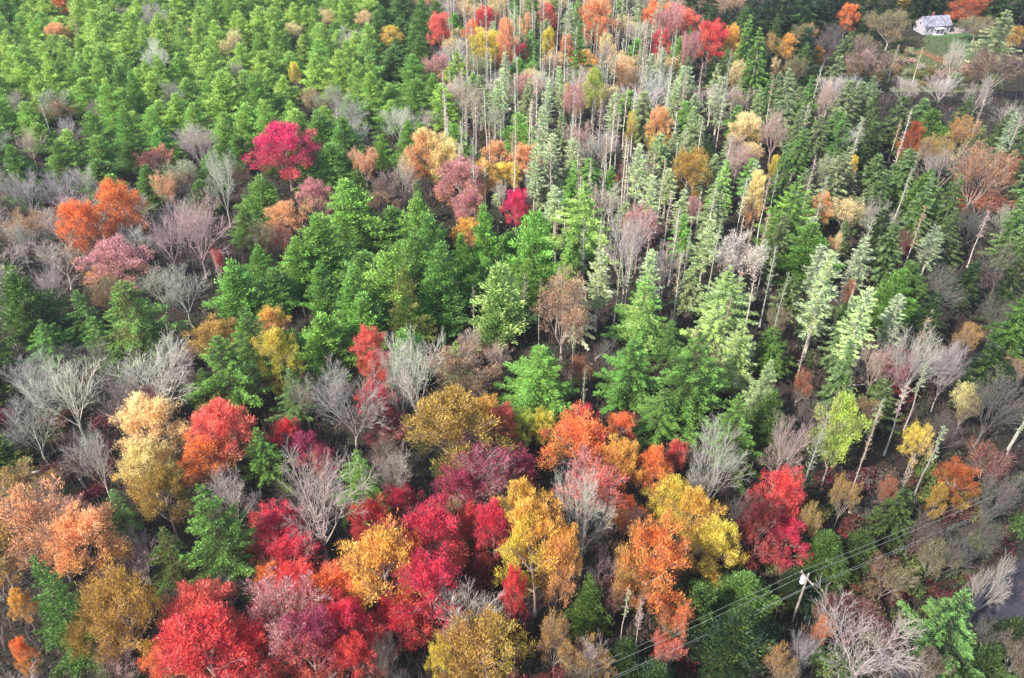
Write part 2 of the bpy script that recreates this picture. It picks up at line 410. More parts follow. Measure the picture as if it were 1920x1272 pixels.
# kind, centre x, top y, width, height in the photograph (1920 x 1272), leaf colour, second colour, phrase for the ones that stand out
HAND = """
M 525 224 118 108 magenta crimson | round magenta maple amid the green cedars
P 562 272 50 75 green bright | small green pine rising before the magenta maple
M 105 -12 40 38 orange coral | small orange tree at the top edge of the forest
M 100 40 48 38 peach gold | pale orange bush of leaves in the cedar stand
D 137 36 12 60 white -
F 345 45 36 38 straw straw | beige thin tree high among bright cedars
B 280 72 52 68 white - | white bare tree in the bright cedar stand
F 545 38 44 42 straw white | cream coloured tree by the top centre cedars
F 605 15 36 34 straw yellow
M 548 112 24 32 yellow gold | tiny yellow tree inside the cedar stand
B 440 108 32 50 grey -
D 70 182 20 60 white - | white snag poking out of the cedars
B 170 185 40 50 grey -
B 120 218 52 48 grey -
B 42 240 66 60 pinkgrey -
B 310 145 50 64 grey -
B 348 232 44 50 silver -
F 580 162 34 34 tan straw
D 628 200 14 50 white -
B 20 165 40 60 silver -
B 225 5 30 30 grey -
H 20 270 66 74 dark green
H 108 262 84 78 green dark
H 175 252 64 62 green sunny
H 235 262 60 60 dark green
F 282 272 64 56 wine coral | reddish thin tree behind the bare pinkish trees
F 298 318 44 80 peach straw | slim yellow-tan tree in the left grey wood
F 330 300 60 60 sage tan
B 398 275 64 125 silver - | tall silvery bare tree left of the magenta maple
B 30 320 80 84 grey -
B 95 318 70 80 grey -
B 145 310 56 70 silver -
B 440 300 50 70 brown -
M 205 335 82 118 orange coral | taller orange lobe of the orange maple pair
M 132 366 86 124 orange rust | lower orange maple in the left grey wood
M 200 452 120 86 mauve peach | salmon pink tree right below the orange maples
F 38 395 76 70 tan pinkgrey
B 345 362 150 140 pinkgrey - | wide pinkish bare tree with fanning twigs
B 300 395 80 110 pinkgrey -
B 244 412 60 74 white - | whitish twiggy tree beside the orange maples
B 330 500 96 100 grey -
B 95 440 110 90 grey -
B 15 410 50 90 grey -
M 582 335 62 66 mauve straw
M 528 378 72 62 peach tan | apricot tree between two green cedars
H 480 325 82 90 green bright
H 452 385 50 70 green olive
F 480 415 64 64 olive tan
F 525 425 40 45 wine rust
D 398 470 12 60 white -
F 400 462 24 40 red crimson | tiny scarlet treetop near the bright cedar
H 640 330 116 130 bright green | large bright green cedar in the forest centre
H 590 400 110 130 green bright
H 555 440 70 110 bright green
H 430 482 92 120 bright green | bright conical cedar right of the pinkish wood
H 510 500 74 84 green blue
F 680 278 58 66 peach gold
M 735 46 44 38 yellow gold | small yellow-orange crown topping the cedars
F 680 14 32 44 straw peach
M 820 20 44 74 coral red | slim coral maple near the top edge
M 884 34 34 60 orange gold
M 909 7 42 52 red crimson | small bright red maple at the top of the forest
M 909 52 76 76 yellow ygreen | yellow maple under the small red maple
M 950 22 36 104 peach coral
M 980 78 28 40 crimson wine | little dark crimson maple among pale trunks
M 1028 2 38 56 coral mauve | pinkish coral treetop among pale trunks
M 1030 46 30 66 yellow gold | narrow bright yellow tree between pale trunks
M 1062 62 26 52 peach gold
F 985 18 26 64 peach straw
M 1120 -10 66 90 peach orange | tall apricot tree at the top edge
F 1140 55 40 70 straw peach
P 1090 42 56 120 green dark | green pine between the apricot tree and pale trunks
M 1097 94 50 32 gold peach
M 1118 124 46 92 ygreen straw | pale lime tree with bare trunk near the top
M 1060 156 28 40 yellow straw
F 1080 150 40 90 mauve straw
B 1140 70 36 70 grey -
F 1180 118 46 66 tan rust
F 822 92 58 64 mauve straw
P 856 92 62 84 ygreen green | yellow-tipped green tree below the coral maple
H 770 100 66 80 green bright
F 892 100 40 50 sage grey_green
B 885 150 56 90 pinkgrey -
B 925 180 60 90 grey -
M 1240 0 64 56 orange coral | orange-red tree high beside the white trunks
F 1262 -2 60 84 mauve coral
M 1280 12 66 56 coral orange
M 1246 50 32 64 crimson coral
M 1338 34 62 84 red coral | vivid red-orange maple left of the dark spruce stand
D 1318 25 10 46 silver -
M 1378 40 38 76 gold orange | golden column tree beside the red-orange maple
F 1388 105 40 66 straw ochre
F 1300 50 34 90 mauve tan
S 1408 28 40 150 green dark | tall deep green spruce beside the golden column
S 1430 50 46 150 green dark
F 1446 56 32 52 ochre yellow
M 1486 60 38 54 gold ochre | yellow tree under the dark spruce stand
M 1536 84 20 36 gold yellow | tiny gold flame of leaves below the dark stand
F 1460 104 20 54 straw tan
D 1472 -5 14 70 silver -
S 1415 -20 44 62 deep dark
S 1450 -28 56 84 deep dark
S 1485 -30 56 92 deep dark | darkest spruce at the top edge
S 1520 -26 60 92 deep blue
S 1555 -30 56 90 deep dark
S 1575 -34 44 84 deep dark
F 1345 -10 60 40 tan sage
F 1390 -12 50 36 tan ochre
M 1596 4 38 56 orange rust | small orange tree against the dark spruces
S 1625 -30 40 84 deep blue
S 1650 -34 40 70 deep dark
F 1682 10 84 66 olive tan | rounded olive brown tree left of the white house
M 1700 -12 30 24 yellow ochre
S 1730 -30 40 52 deep dark
S 1762 -34 44 56 deep dark
S 1790 -30 40 62 deep blue
M 1832 -18 82 58 rust orange | rusty orange tree behind the white house
F 1840 30 64 40 olive brown
S 1890 -30 60 80 deep blue
P 1890 18 76 100 sage grey_green | ragged pale pine on the right edge near the house
M 1912 45 30 44 ochre gold
F 1880 90 90 80 brown olive
S 1545 -2 0 0 deep -
S 1590 66 44 80 grey_green dark
F 1630 70 70 80 brown pinkgrey
F 1620 95 50 60 olive tan
S 1515 80 40 76 dark blue
F 1500 100 40 60 olive dark
F 1655 95 50 60 brown olive
B 1806 66 46 90 silver - | grey bare tree standing over the lawn
B 1775 140 70 50 silver -
B 1705 142 60 40 silver -
B 1850 140 50 70 grey -
D 1684 82 12 60 white - | pale snag at the left of the lawn
D 1731 88 12 54 white - | pale snag at the middle of the lawn
M 1405 205 66 74 straw yellow | tall straw yellow tree above the spruce slope
F 1412 265 44 50 straw peach
B 1462 198 54 92 pinkgrey -
S 1484 128 52 130 sage grey_green | frosted pale spruce in the upper right
S 1522 140 48 120 green grey_green
B 1556 142 44 90 pinkgrey -
D 1406 165 10 60 white -
B 1600 235 60 50 white - | white dead crown over the right spruces
M 1305 278 70 96 ochre gold | golden brown tree with upswept limbs
F 1305 362 40 60 mauve rust
M 1243 192 46 90 peach gold
F 1186 198 26 84 yellow ochre | slim yellow tree between pale trunks
F 1232 250 40 50 yellow olive
S 1335 250 34 60 deep dark
M 1720 224 38 88 rust orange | leaning rust coloured larch among dark spruces
F 1860 262 96 140 tan rust | broad rust brown tree at the right side
F 1895 285 60 80 rust brown
F 1850 350 90 60 rust orange
P 1500 328 92 128 bright green | bright green pine on the right slope
H 1470 400 70 90 green bright
M 1550 358 36 72 peach straw | narrow straw orange tree beside the bright green pine
F 1602 360 62 80 straw sage
M 1425 315 38 110 straw peach | leaning straw coloured tree over the bright pine
M 1457 285 20 36 yellow ygreen
M 1606 286 18 28 yellow gold
F 1560 290 60 60 sage green
S 1360 300 40 130 bright sage
D 1366 250 14 190 white - | tall white trunk in the right centre
D 1341 340 12 150 white -
D 1320 350 12 130 silver -
D 1180 262 13 150 white - | tall white trunk left of the golden brown tree
D 1245 300 12 120 white -
D 1118 340 12 90 white -
D 1350 430 12 90 silver -
D 1295 430 12 110 silver -
D 1222 420 12 80 silver -
D 1410 410 12 130 white -
F 1205 378 60 110 mauve tan
B 1110 250 60 70 grey -
F 1170 300 24 44 wine coral
H 1145 310 26 60 bright green
M 800 230 76 110 straw peach | big straw yellow tree in the forest centre
M 830 256 66 90 straw gold
F 768 270 50 80 straw sage
M 858 300 96 86 mauve peach | large dusty pink tree below the straw tree
M 880 352 66 80 mauve peach
M 872 408 54 56 gold peach | golden crown below the dusty pink tree
M 905 298 56 66 gold straw
M 985 268 58 66 peach coral | apricot orange maple above the small magenta tree
M 950 300 60 52 yellow straw
M 925 262 50 50 peach straw
M 966 354 50 74 magenta crimson | small magenta tree beside the bright green pines
B 940 336 30 34 white - | white twisted snag beside the small magenta tree
B 748 296 74 84 pinkgrey - | pinkish bare tree left of the straw tree
F 712 338 66 64 brown tan
B 668 226 46 62 silver -
B 742 198 86 66 silver - | low silver bare tree behind the straw tree
B 800 200 40 50 pinkgrey -
H 850 230 64 84 bright green
H 712 250 44 64 green bright
H 640 215 60 90 green blue
H 910 380 66 150 bright green
H 868 430 50 110 green bright
P 1092 340 116 150 pale bright | large pale yellow-green pine beside the magenta tree
H 1002 392 100 164 bright green | tall vivid green cedar in the middle
H 935 488 108 160 pale green | pale green cone with two tips below the vivid cedar
H 985 480 60 110 green bright
H 720 470 124 150 bright green | broad green cedar left of the middle
H 650 500 90 140 green bright
H 680 545 90 110 bright blue
H 600 590 100 110 bright green
H 768 420 90 150 green blue
H 812 455 96 160 green blue
H 760 500 70 150 olive green
H 840 520 70 100 blue green
D 829 610 10 52 silver -
D 884 535 9 50 silver -
D 982 510 9 70 silver -
F 880 614 62 46 pinkgrey peach
P 852 640 62 60 pale green
F 868 668 130 86 tan brown
B 930 640 60 70 pinkgrey -
M 850 730 164 160 ochre olive | large ochre tree in the lower centre
M 905 745 60 66 gold ochre
M 940 762 56 80 coral peach | salmon tree touching the ochre tree
M 985 770 54 62 ygreen yellow
M 1022 764 50 60 yellow ygreen | small yellow tree left of the orange maples
P 1015 650 142 128 green bright | wide rounded green pine above the orange maples
D 1013 520 10 120 silver -
F 1060 500 122 150 tan pinkgrey | brownish grey tree behind the pale tufted pine
S 1086 524 56 108 white sage | pale tufted pine with a long bare trunk
D 1078 600 10 110 white -
P 1215 520 120 130 green pale | pale tipped green pine in the centre right
P 1190 635 116 124 green dark | star shaped green pine right of centre
P 1312 626 146 162 green dark | big round green pine right of centre
P 1240 730 90 90 green blue
P 1350 560 110 120 pale sage
P 1400 600 90 130 sage pale
P 1440 670 90 120 sage grey_green
P 1260 600 70 80 dark blue
F 1095 668 40 50 rust brown
B 1145 640 60 70 darkgrey -
D 1100 690 10 50 silver -
B 1185 380 90 180 silver - | tall forked white tree right of the pale pine
F 1390 440 90 100 white pinkgrey
P 1370 500 100 110 sage pale
D 1475 510 13 150 silver - | leaning pale trunk over a dark gap
L 1560 470 66 190 sage pale | tall pale larch leaning in the right middle
D 1525 600 14 140 white -
L 1630 540 60 150 pale sage
S 1600 560 50 130 grey_green sage
F 1595 520 24 50 rust tan
F 1510 690 44 54 rust wine | rusty bush at the foot of the pale trunk
F 1462 570 40 40 olive brown
F 1700 430 34 40 wine rust
F 1570 430 24 70 straw peach
S 1600 640 60 130 grey_green green
B 1660 640 80 100 pinkgrey -
F 1690 650 60 90 plum grey
B 1740 620 120 140 grey - | grey bare clump right of the lime tree
B 1800 640 70 120 grey -
B 1900 680 100 150 darkgrey -
F 1830 600 50 60 ochre olive
F 1910 665 50 60 tan straw
M 1600 730 84 170 lime pale | lime green oval tree on the right
M 1735 796 52 80 yellow straw | small yellow tree right of the lime tree
F 1832 720 50 84 straw olive
M 1810 872 76 66 rust ochre | ochre orange tree in the dark right corner
M 1770 905 38 40 ochre gold
F 1870 840 80 50 wine rust
D 1655 760 14 170 silver - | leaning pale trunk between the lime and yellow trees
D 1720 850 12 90 silver -
F 1680 890 44 70 rust brown
F 1600 890 50 90 ochre olive
S 1700 920 66 110 dark deep
H 20 495 110 150 dark green | heavy dark cedar on the left edge
H 52 560 70 100 dark deep
P 140 545 66 86 blue dark
P 222 528 140 156 green olive | broad green tree below the salmon tree
P 180 590 90 100 green dark
P 268 580 70 110 dark green
P 76 598 80 80 green blue
F 190 520 60 60 olive tan
B 88 655 150 180 silver - | spreading bare tree on the left edge
B 262 640 160 150 silver - | wide bare tree above the straw gold tree
B 30 740 110 130 grey -
B 200 700 90 110 grey -
B 150 800 90 140 silver - | leaning white stems in the dark left wood
B 330 650 60 80 pinkgrey -
M 396 604 96 66 ochre straw | tan topped tree over a green pine
P 402 632 126 150 green dark
P 370 690 90 90 dark green
M 500 574 62 60 gold peach
M 504 610 78 120 yellow ygreen | yellow tree with an orange top right of the tan topped tree
P 540 688 86 100 blue grey_green | blue-green rounded pine beside the yellow tree
F 270 724 54 52 plum mauve
M 262 742 130 130 straw straw | large straw gold tree in the lower left
M 250 830 90 110 straw gold
M 285 880 110 120 ochre olive
M 400 748 116 130 coral peach | coral topped orange maple in the lower left
M 440 770 50 70 red coral
M 375 820 100 90 orange peach
M 530 784 56 56 red crimson
M 568 808 60 62 plum crimson | dark crimson tree above the big grey tree
M 600 838 46 60 plum mauve
P 485 800 90 100 green dark
P 665 840 86 116 green bright | green pine right of the big grey bare tree
M 686 608 58 90 coral red | coral red maple among grey bare trees
M 705 650 56 90 red coral
M 700 720 70 60 crimson wine
M 712 770 80 60 wine plum
B 640 665 150 170 grey - | wide grey bare tree left of the coral maple
B 772 610 124 200 silver - | tall fan shaped bare tree right of the coral maple
B 740 640 80 160 grey -
B 560 700 60 90 grey -
F 720 820 80 90 brown grey
B 740 840 90 110 grey -
F 50 925 150 160 peach tan | broad peach tree on the lower left edge
M 128 955 130 150 peach gold | orange-peach tree right of the broad peach tree
F 32 880 96 66 ochre brown
F 100 935 80 60 mauve pinkgrey
P 64 1038 134 236 dark green | tall dark green conifer in the bottom left
M 18 1100 40 50 gold peach
M 24 1196 36 34 orange gold
M 204 1082 134 170 ochre gold | golden brown tree in the bottom left
M 150 1150 90 100 ochre olive
B 200 1210 90 80 pinkgrey -
P 370 898 150 214 green dark | large layered green pine in the lower left
P 300 990 90 110 dark olive
B 245 1000 96 90 pinkgrey -
P 205 920 64 96 blue grey_green | small blue-green spruce in the dark left wood
B 410 1070 70 80 grey -
M 500 964 110 80 crimson red | crimson maple under the big grey bare tree
M 535 1010 110 80 crimson plum
M 500 1060 70 50 orange rust
B 568 846 200 220 grey - | big grey bare tree with fanning limbs
M 355 1104 120 110 coral peach | coral tipped red maple at the bottom
M 365 1160 190 160 red crimson | broad bright red maple at the bottom edge
M 450 1190 110 110 red crimson
M 300 1210 90 80 orange coral
M 545 1070 130 90 red rust
F 520 1100 150 140 mauve crimson | twiggy plum red tree right of the bright red maple
M 560 1160 120 130 plum crimson
M 640 1130 110 110 crimson coral
M 660 1190 80 100 red coral
B 720 1200 90 100 darkgrey -
M 745 914 74 72 crimson plum | small crimson crown behind the bottom red maples
M 690 944 90 88 red coral | scarlet maple left in the bottom group
M 808 955 130 130 crimson coral | rounded crimson maple in the bottom centre
M 800 1050 130 130 crimson red
M 708 1008 160 150 gold orange | golden orange maple in the bottom centre
M 770 1010 60 110 orange coral
M 620 1075 120 90 orange gold
M 740 1130 110 80 crimson coral
F 905 830 160 120 plum mauve | purple-pink twiggy tree below the ochre tree
M 860 880 90 90 plum crimson
M 970 850 70 60 plum crimson
F 845 930 66 76 tan ochre
M 888 950 60 90 red rust
M 925 935 80 130 crimson magenta | crimson tree leaning on the golden column maple
M 964 1050 44 130 red magenta
M 900 1040 70 70 wine rust
M 985 898 96 120 gold yellow
M 1010 930 130 220 gold yellow | tall golden maple in the bottom centre
M 1048 980 76 160 gold peach
B 870 1100 140 120 silver - | grey bare tree in front of the red maples
B 905 1130 90 70 silver -
M 910 1172 160 110 ochre yellow | yellow-brown tree at the bottom centre
M 965 1165 60 60 wine coral
M 830 1200 56 80 yellow ochre
F 1045 1150 80 100 ochre olive
M 1095 754 52 56 crimson plum
M 1080 786 116 112 orange gold | fan shaped orange maple in the lower centre
M 1115 800 50 90 coral orange
M 1165 774 62 70 orange coral
M 1168 820 76 110 gold orange | gold and orange maple right of the fan shaped maple
M 1228 838 66 90 orange peach
M 1275 822 44 66 coral crimson | small rosy red crown below the big round pine
F 1108 856 124 130 coral mauve | coral twiggy tree with pale stems
B 1105 860 124 200 silver -
M 1180 930 60 60 orange gold
B 1195 940 50 90 darkgrey -
M 1230 970 126 180 orange ochre | rust orange oval maple in the lower right
M 1215 1020 80 120 ochre orange
M 1265 900 94 90 yellow gold
M 1310 915 96 110 gold yellow | tall yellow maple in the lower right
M 1350 975 100 116 yellow gold | rounded yellow maple beside the crimson maple
B 1352 800 130 160 grey - | grey bare tree over the yellow maples
B 1485 780 90 140 pinkgrey -
B 1390 920 60 110 darkgrey -
F 1420 930 70 80 wine plum
M 1472 884 86 110 red crimson | red crowned maple above the utility pole
M 1440 940 80 120 wine crimson
M 1488 970 76 96 crimson magenta
M 1330 980 0 0 red -
F 1530 940 40 90 ochre gold
B 1150 1040 110 90 pinkgrey -
F 1160 1080 80 70 wine brown
H 1110 1078 66 110 dark green
D 1178 1100 10 80 silver -
D 1206 1120 9 70 silver -
F 1270 1130 60 90 orange rust
F 1262 1190 60 40 coral rust
H 1385 1070 120 80 dark green | low dark green thicket tree under the yellow maples
H 1320 1100 90 120 dark deep
H 1390 1130 120 140 deep dark
H 1560 1000 90 100 dark green
H 1500 1060 60 60 deep dark
H 1620 990 80 90 dark deep
F 1555 1150 36 46 orange rust | small orange shrub beside the white bare tree
F 1570 1110 60 40 wine brown
B 1650 1160 230 150 grey - | big white branching bare tree at the bottom right
P 1822 1110 150 160 blue deep | feathery dull green tree at the bottom right
B 1888 1040 70 130 grey - | white forked stems by the asphalt road
B 1860 960 90 110 darkgrey -
B 1740 960 80 90 darkgrey -
B 1900 880 80 120 darkgrey -
B 1800 1000 90 90 darkgrey -
F 1770 1010 70 60 olive brown
F 1680 1050 80 60 olive brown
F 1480 1220 60 60 ochre brown
B 1520 1190 60 80 grey -
B 1110 1190 70 80 grey -
F 1100 1215 90 70 ochre olive
H 1180 1190 70 90 deep dark
H 1908 1150 80 90 deep dark
B 1870 1160 90 100 darkgrey -
H 1872 1215 90 80 dark deep
F 1925 1200 70 80 brown olive
F 1760 1215 70 70 brown olive
H 1240 1230 90 60 deep dark
"""

# ------------------------------------------------------------------ placing
trees = []          # dicts: kind, x, y, H, R, c1, c2, px, py, ref, sx, sy

def solve(kind, cx, ytop, w, h):
    nm, cat, grp, H0, R0, frac, Hd, *_ = K[kind]
    H = Hd
    for _ in range(6):
        x, y, zc = on_plane(cx, ytop, H)
        mpp = zc / FPX
        dep = math.atan2(CAM_H - H, math.hypot(x, y))
        W = w * mpp
        hm = h * mpp
        L2 = hm * hm - (0.42 * W * math.sin(dep)) ** 2
        L = math.sqrt(max(L2, (hm * .6) ** 2)) / math.cos(dep)
        Hn = L / frac
        lo = {'U': 1.5}.get(kind, 10.0); hi = 25.0
        if kind in 'DL': Hn = max(Hn, 13)
        H = min(max(Hn, lo), hi)
    x, y, zc = on_plane(cx, ytop, H)
    return x, y, H, max(w * zc / FPX / 2 * {'P': 1.2, 'S': 1.15, 'H': 1.2, 'L': 1.1, 'M': 1.12, 'F': 1.1}.get(kind, 1.0), .5)

for line in HAND.strip().splitlines():
    a, _, ref = line.partition("|")
    f = a.split()
    k, cx, yt, w, h, c1, c2 = f[0], float(f[1]), float(f[2]), float(f[3]), float(f[4]), f[5], f[6]
    if w == 0: continue
    x, y, H, R = solve(k, cx, yt, w, h)
    trees.append(dict(k=k, x=x, y=y, H=H, R=R, c1=c1, c2=c1 if c2 == '-' else c2, px=cx, py=yt, ref=ref.strip() or None, hand=True))

# what grows between them: (x0, y0, x1, y1) of the treetop in the photograph, spacing in metres across / deep, mixture
REG = [
 (700, -40, 830, 60, 6.0, 11, "H:dark:green*6 H:blue:dark*3 F:peach:straw*.3"),
 (300, 215, 700, 330, 6.0, 11, "H:green:dark*5 H:dark:green*3 H:green:bright*2 B:grey*.6"),
 (-60, 215, 300, 300, 6.0, 11, "H:green:dark*5 H:green:sunny*3 B:grey*1"),
 (-60, -60, 700, 120, 5.0, 9, "H:sunny:bright*8 H:bright:pale*4 H:green:sunny*2 H:green:blue*1 B:silver*.12 F:straw:pale*.12"),
 (-60, 120, 830, 230, 5.4, 9.5, "H:bright:sunny*6 H:green:bright*4 H:sunny:bright*3 B:grey*.2 F:sage:tan*.15"),
 (830, -40, 1280, 130, 4.6, 8.0, "D:white*3.04 D:silver*2.03 H:green:bright*1.5 S:green:sage*2 L:sage:sage*2 B:silver*1 F:straw:peach*1 F:straw:mauve*.8"),
 (830, 130, 1300, 330, 4.4, 7.0, "D:white*4.05 D:silver*2.03 L:sage:pale*4 S:grey_green:sage*3 S:green:bright*1.5 H:bright:pale*1 B:silver*2.4 B:pinkgrey*.9 F:mauve:straw*.5"),
 (1040, 330, 1460, 520, 4.8, 8, "D:white*2.54 D:silver*2.03 L:sage:pale*4 S:green:bright*2 B:silver*2 B:pinkgrey*1 F:straw:mauve*.7 S:grey_green:sage*2"),
 (1280, 110, 1640, 330, 5.0, 8.5, "S:grey_green:sage*5 S:sage:grey_green*2 S:green:grey_green*2 B:silver*1 D:silver*1.22 L:sage:grey_green*2 B:pinkgrey*1.5 F:straw:olive*.3"),
 (1280, -60, 1660, 110, 6.5, 10, "S:deep:dark*5 S:dark:blue*2 F:olive:tan*1 B:darkgrey*.6"),
 (1660, -60, 1960, 14, 6.5, 10, "S:deep:dark*5 F:olive:brown*1"),
 (1640, 175, 1960, 430, 5.2, 8, "S:grey_green:green*4 S:dark:grey_green*4 S:deep:dark*2 H:green:dark*1 B:grey*1.8 B:darkgrey*1 L:grey_green:sage*1.5 D:silver*0.81 F:ochre:tan*.3"),
 (1460, 330, 1700, 620, 5.2, 8, "S:dark:green*2.5 S:grey_green:dark*4 L:sage:grey_green*2 B:grey*1.5 D:silver*1.22 B:pinkgrey*1.4 H:green:bright*1.2"),
 (1640, 430, 1960, 620, 5.4, 8, "B:grey*1.8 B:darkgrey*3.4 S:dark:green*3 S:deep:dark*4 S:grey_green:green*1.2 D:silver*0.81"),
 (1500, 620, 1960, 900, 6.0, 8.5, "B:grey*1.6 B:darkgrey*4.5 S:dark:grey_green*2.5 S:deep:dark*3 D:silver*2.03 D:silver*1.22 F:brown:olive*.8 F:olive:straw*.4 P:dark:green*1"),
 (-80, 300, 440, 480, 6.2, 9, "B:grey*5 B:pinkgrey*3 H:dark:green*.8 F:brown:tan*.5"),
 (440, 260, 1040, 620, 6.0, 9, "H:green:bright*4 H:bright:green*2.5 H:green:blue*2 P:green:dark*1 B:grey*.5"),
 (-80, 480, 380, 900, 7.0, 10, "B:grey*3.5 P:dark:green*1.7 H:dark:deep*1 F:wine:brown*.5 B:darkgrey*2"),
 (1080, 520, 1520, 760, 6.5, 9, "P:green:dark*2.5 S:green:grey_green*2 P:sage:pale*1 H:dark:green*1.5 B:darkgrey*1 D:silver*0.70"),
 (380, 620, 1080, 900, 7.0, 10, "B:grey*3 P:green:dark*1.6 H:dark:green*1.5 F:tan:brown*1 B:darkgrey*1"),
 (1460, 880, 1990, 1110, 4.6, 5.5, "P:dark:deep*2 H:deep:dark*5 B:darkgrey*2.5 F:brown:olive*1 F:wine:brown*.6 H:dark:green*2.5"),
 (-80, 900, 450, 1500, 7.5, 11, "P:dark:green*1.4 B:grey*2 M:ochre:olive*1 F:brown:ochre*1"),
 (450, 900, 1080, 1500, 7.5, 11, "B:grey*1.6 M:wine:crimson*1.4 F:brown:wine*1.2 H:dark:deep*1 M:ochre:rust*.8"),
 (1080, 780, 1460, 1060, 7.5, 11, "B:grey*1.5 H:dark:deep*1.5 M:ochre:rust*.8 F:brown:olive*1 B:darkgrey*1"),
]
def in_clearing(x, y):
    """open ground: lawn by the house, road and power line strip"""
    px, py, _ = project(x, y, 0)
    if 1640 < px < 1870 and 52 < py < 168: return True
    return False
ROAD = [on_plane(a, b, 0)[:2] for a, b in ((2150, 960), (2020, 1026), (1930, 1090), (1860, 1146), (1790, 1212), (1715, 1300), (1640, 1420))]
def near_road(x, y, d=7.0):
    for (ax, ay), (bx, by) in zip(ROAD, ROAD[1:]):
        vx, vy = bx - ax, by - ay; t = max(0, min(1, ((x - ax) * vx + (y - ay) * vy) / (vx * vx + vy * vy)))
        if math.hypot(x - ax - t * vx, y - ay - t * vy) < d: return True
    return False
def mix(s):
    out = []
    for e in s.split():
        a, wt = e.split("*"); p = a.split(":")
        out.append((p[0], p[1], p[2] if len(p) > 2 else p[1], float(wt)))
    return out
REG = [r[:6] + (mix(r[6]),) for r in REG]
frng = random.Random(11)
grid = {}
def gkey(x, y): return int(x // 14), int(y // 14)
for t in trees: grid.setdefault(gkey(t['x'], t['y']), []).append(t)
fill_n = 0
for attempt in range(26000):
    y = 50 + 330 * math.sqrt(frng.random()) if frng.random() < .5 else frng.uniform(45, 385)
    x = frng.uniform(-1, 1) * (0.62 * (y * CD + 80) + 10)
    reg = None
    px, py, _ = project(x, y, 15)
    for r in REG:
        if r[0] <= px < r[2] and r[1] <= py < r[3]: reg = r; break
    if reg is None or in_clearing(x, y) or near_road(x, y): continue
    ks = reg[6]; w = frng.uniform(0, sum(k[3] for k in ks))
    for kk in ks:
        w -= kk[3]
        if w <= 0: break
    k, c1, c2, _ = kk
    if k == 'D' and sum(1 for t in trees if t['k'] == 'D') > 296: continue
    nm, cat, grp, H0, R0, frac, Hd, *_ = K[k]
    H = Hd * (frng.uniform(.62, 1.15) if k in 'HS' else frng.uniform(.72, 1.1))
    if reg[4] == 4.6 and reg[5] == 5.5: H *= .42
    R = {'H': 5.2, 'S': 3.8, 'P': 5.4, 'B': 5.4, 'F': 4.8, 'M': 4.8, 'D': 1.4, 'L': 2.8}[k] * frng.uniform(.8, 1.2)
    if not (-60 < px < 1980) or (1465 < px < 1530 and 1080 < py < 1230): continue
    # keep clear of those already standing; the hand placed ones keep their crowns open
    ok = True
    gx, gy = gkey(x, y)
    for i in (-1, 0, 1):
        for j in (-1, 0, 1):
            for t in grid.get((gx + i, gy + j), ()):
                sx = reg[4] if not t.get('hand') else max(reg[4], (t['R'] + R) * .72)
                sy = reg[5] if not t.get('hand') else max(reg[5] * .8, (t['R'] + R) * .8)
                if k in 'D' or t['k'] in 'D': sx *= .7; sy *= .7
                if ((x - t['x']) / sx) ** 2 + ((y - t['y']) / sy) ** 2 < 1: ok = False; break
            if not ok: break
        if not ok: break
    if not ok: continue
    # do not hide a hand placed crown that stands just behind
    zc = y * CD + (CAM_H - H) * SD
    tpx, tpy, _ = project(x, y, H)
    for t in trees:
        if not t.get('hand') or t['y'] < y: continue
        zt = t['y'] * CD + (CAM_H - t['H']) * SD
        hw = (t['R'] / zt + R / zc) * FPX * .62
        hh = t['H'] * K[t['k']][5] * CD / zt * FPX
        if abs(t['px'] - tpx) < hw and t['py'] < tpy < t['py'] + hh * (.72 if t['k'] in 'MF' else .5):
            # try a lower tree instead
            need = t['py'] + hh * (.74 if t['k'] in 'MF' else .52)
            # height at which the top projects to the wanted row
            b = (636 - need) / FPX
            hz = CAM_H + y * (-SD + b * CD) / (CD + b * SD)
            if hz < 7.5: ok = False; break
            R *= max(.6, hz / H); H = min(H, hz); tpx, tpy, _ = project(x, y, H)
    if not ok: continue
    t = dict(k=k, x=x, y=y, H=H, R=R, c1=c1, c2=c2, px=tpx, py=tpy, ref=None)
    trees.append(t); grid.setdefault((gx, gy), []).append(t); fill_n += 1
print("trees", len(trees), "fill", fill_n, {k: sum(1 for t in trees if t['k'] == k) for k in K})
HAZE = 0.0001

# ------------------------------------------------------------------ low shrubs where the canopy opens
shr = random.Random(5)
for (x0, y0, x1, y1, n, cols) in [
        (1150, 1060, 1640, 1262, 34, ['dark', 'deep', 'brown', 'olive', 'wine', 'blue']),
        (1480, 900, 1940, 1120, 120, ['dark', 'deep', 'brown', 'olive', 'wine', 'darkgrey']),
        (1560, 1100, 1940, 1268, 44, ['dark', 'deep', 'olive', 'brown']),
        (1650, 95, 1850, 165, 26, ['olive', 'tan', 'brown', 'sage', 'pinkgrey']),
        (0, 700, 210, 940, 16, ['wine', 'brown', 'dark']),
        (1480, 640, 1760, 900, 18, ['dark', 'brown', 'wine', 'deep'])]:
    for _ in range(n):
        for tr in range(20):
            px, py = shr.uniform(x0, x1), shr.uniform(y0, y1)
            x, y, zc = on_plane(px, py, 0)
            if near_road(x, y, 5.0) or (1440 < px < 1530 and 1150 < py < 1262): continue
            if 1700 < px < 1860 and 60 < py < 130 and shr.random() < .85: continue
            if all((x - t['x']) ** 2 + (y - t['y']) ** 2 > (3.2 if t['k'] == 'U' else 1.5) ** 2 for t in trees): break
        else: continue
        c = shr.choice(cols); H = shr.uniform(1.8, 4.6)
        tx, ty, _ = project(x, y, H)
        trees.append(dict(k='U', x=x, y=y, H=H, R=shr.uniform(1.6, 3.2), c1=c, c2=shr.choice(cols), px=tx, py=ty, ref=None))

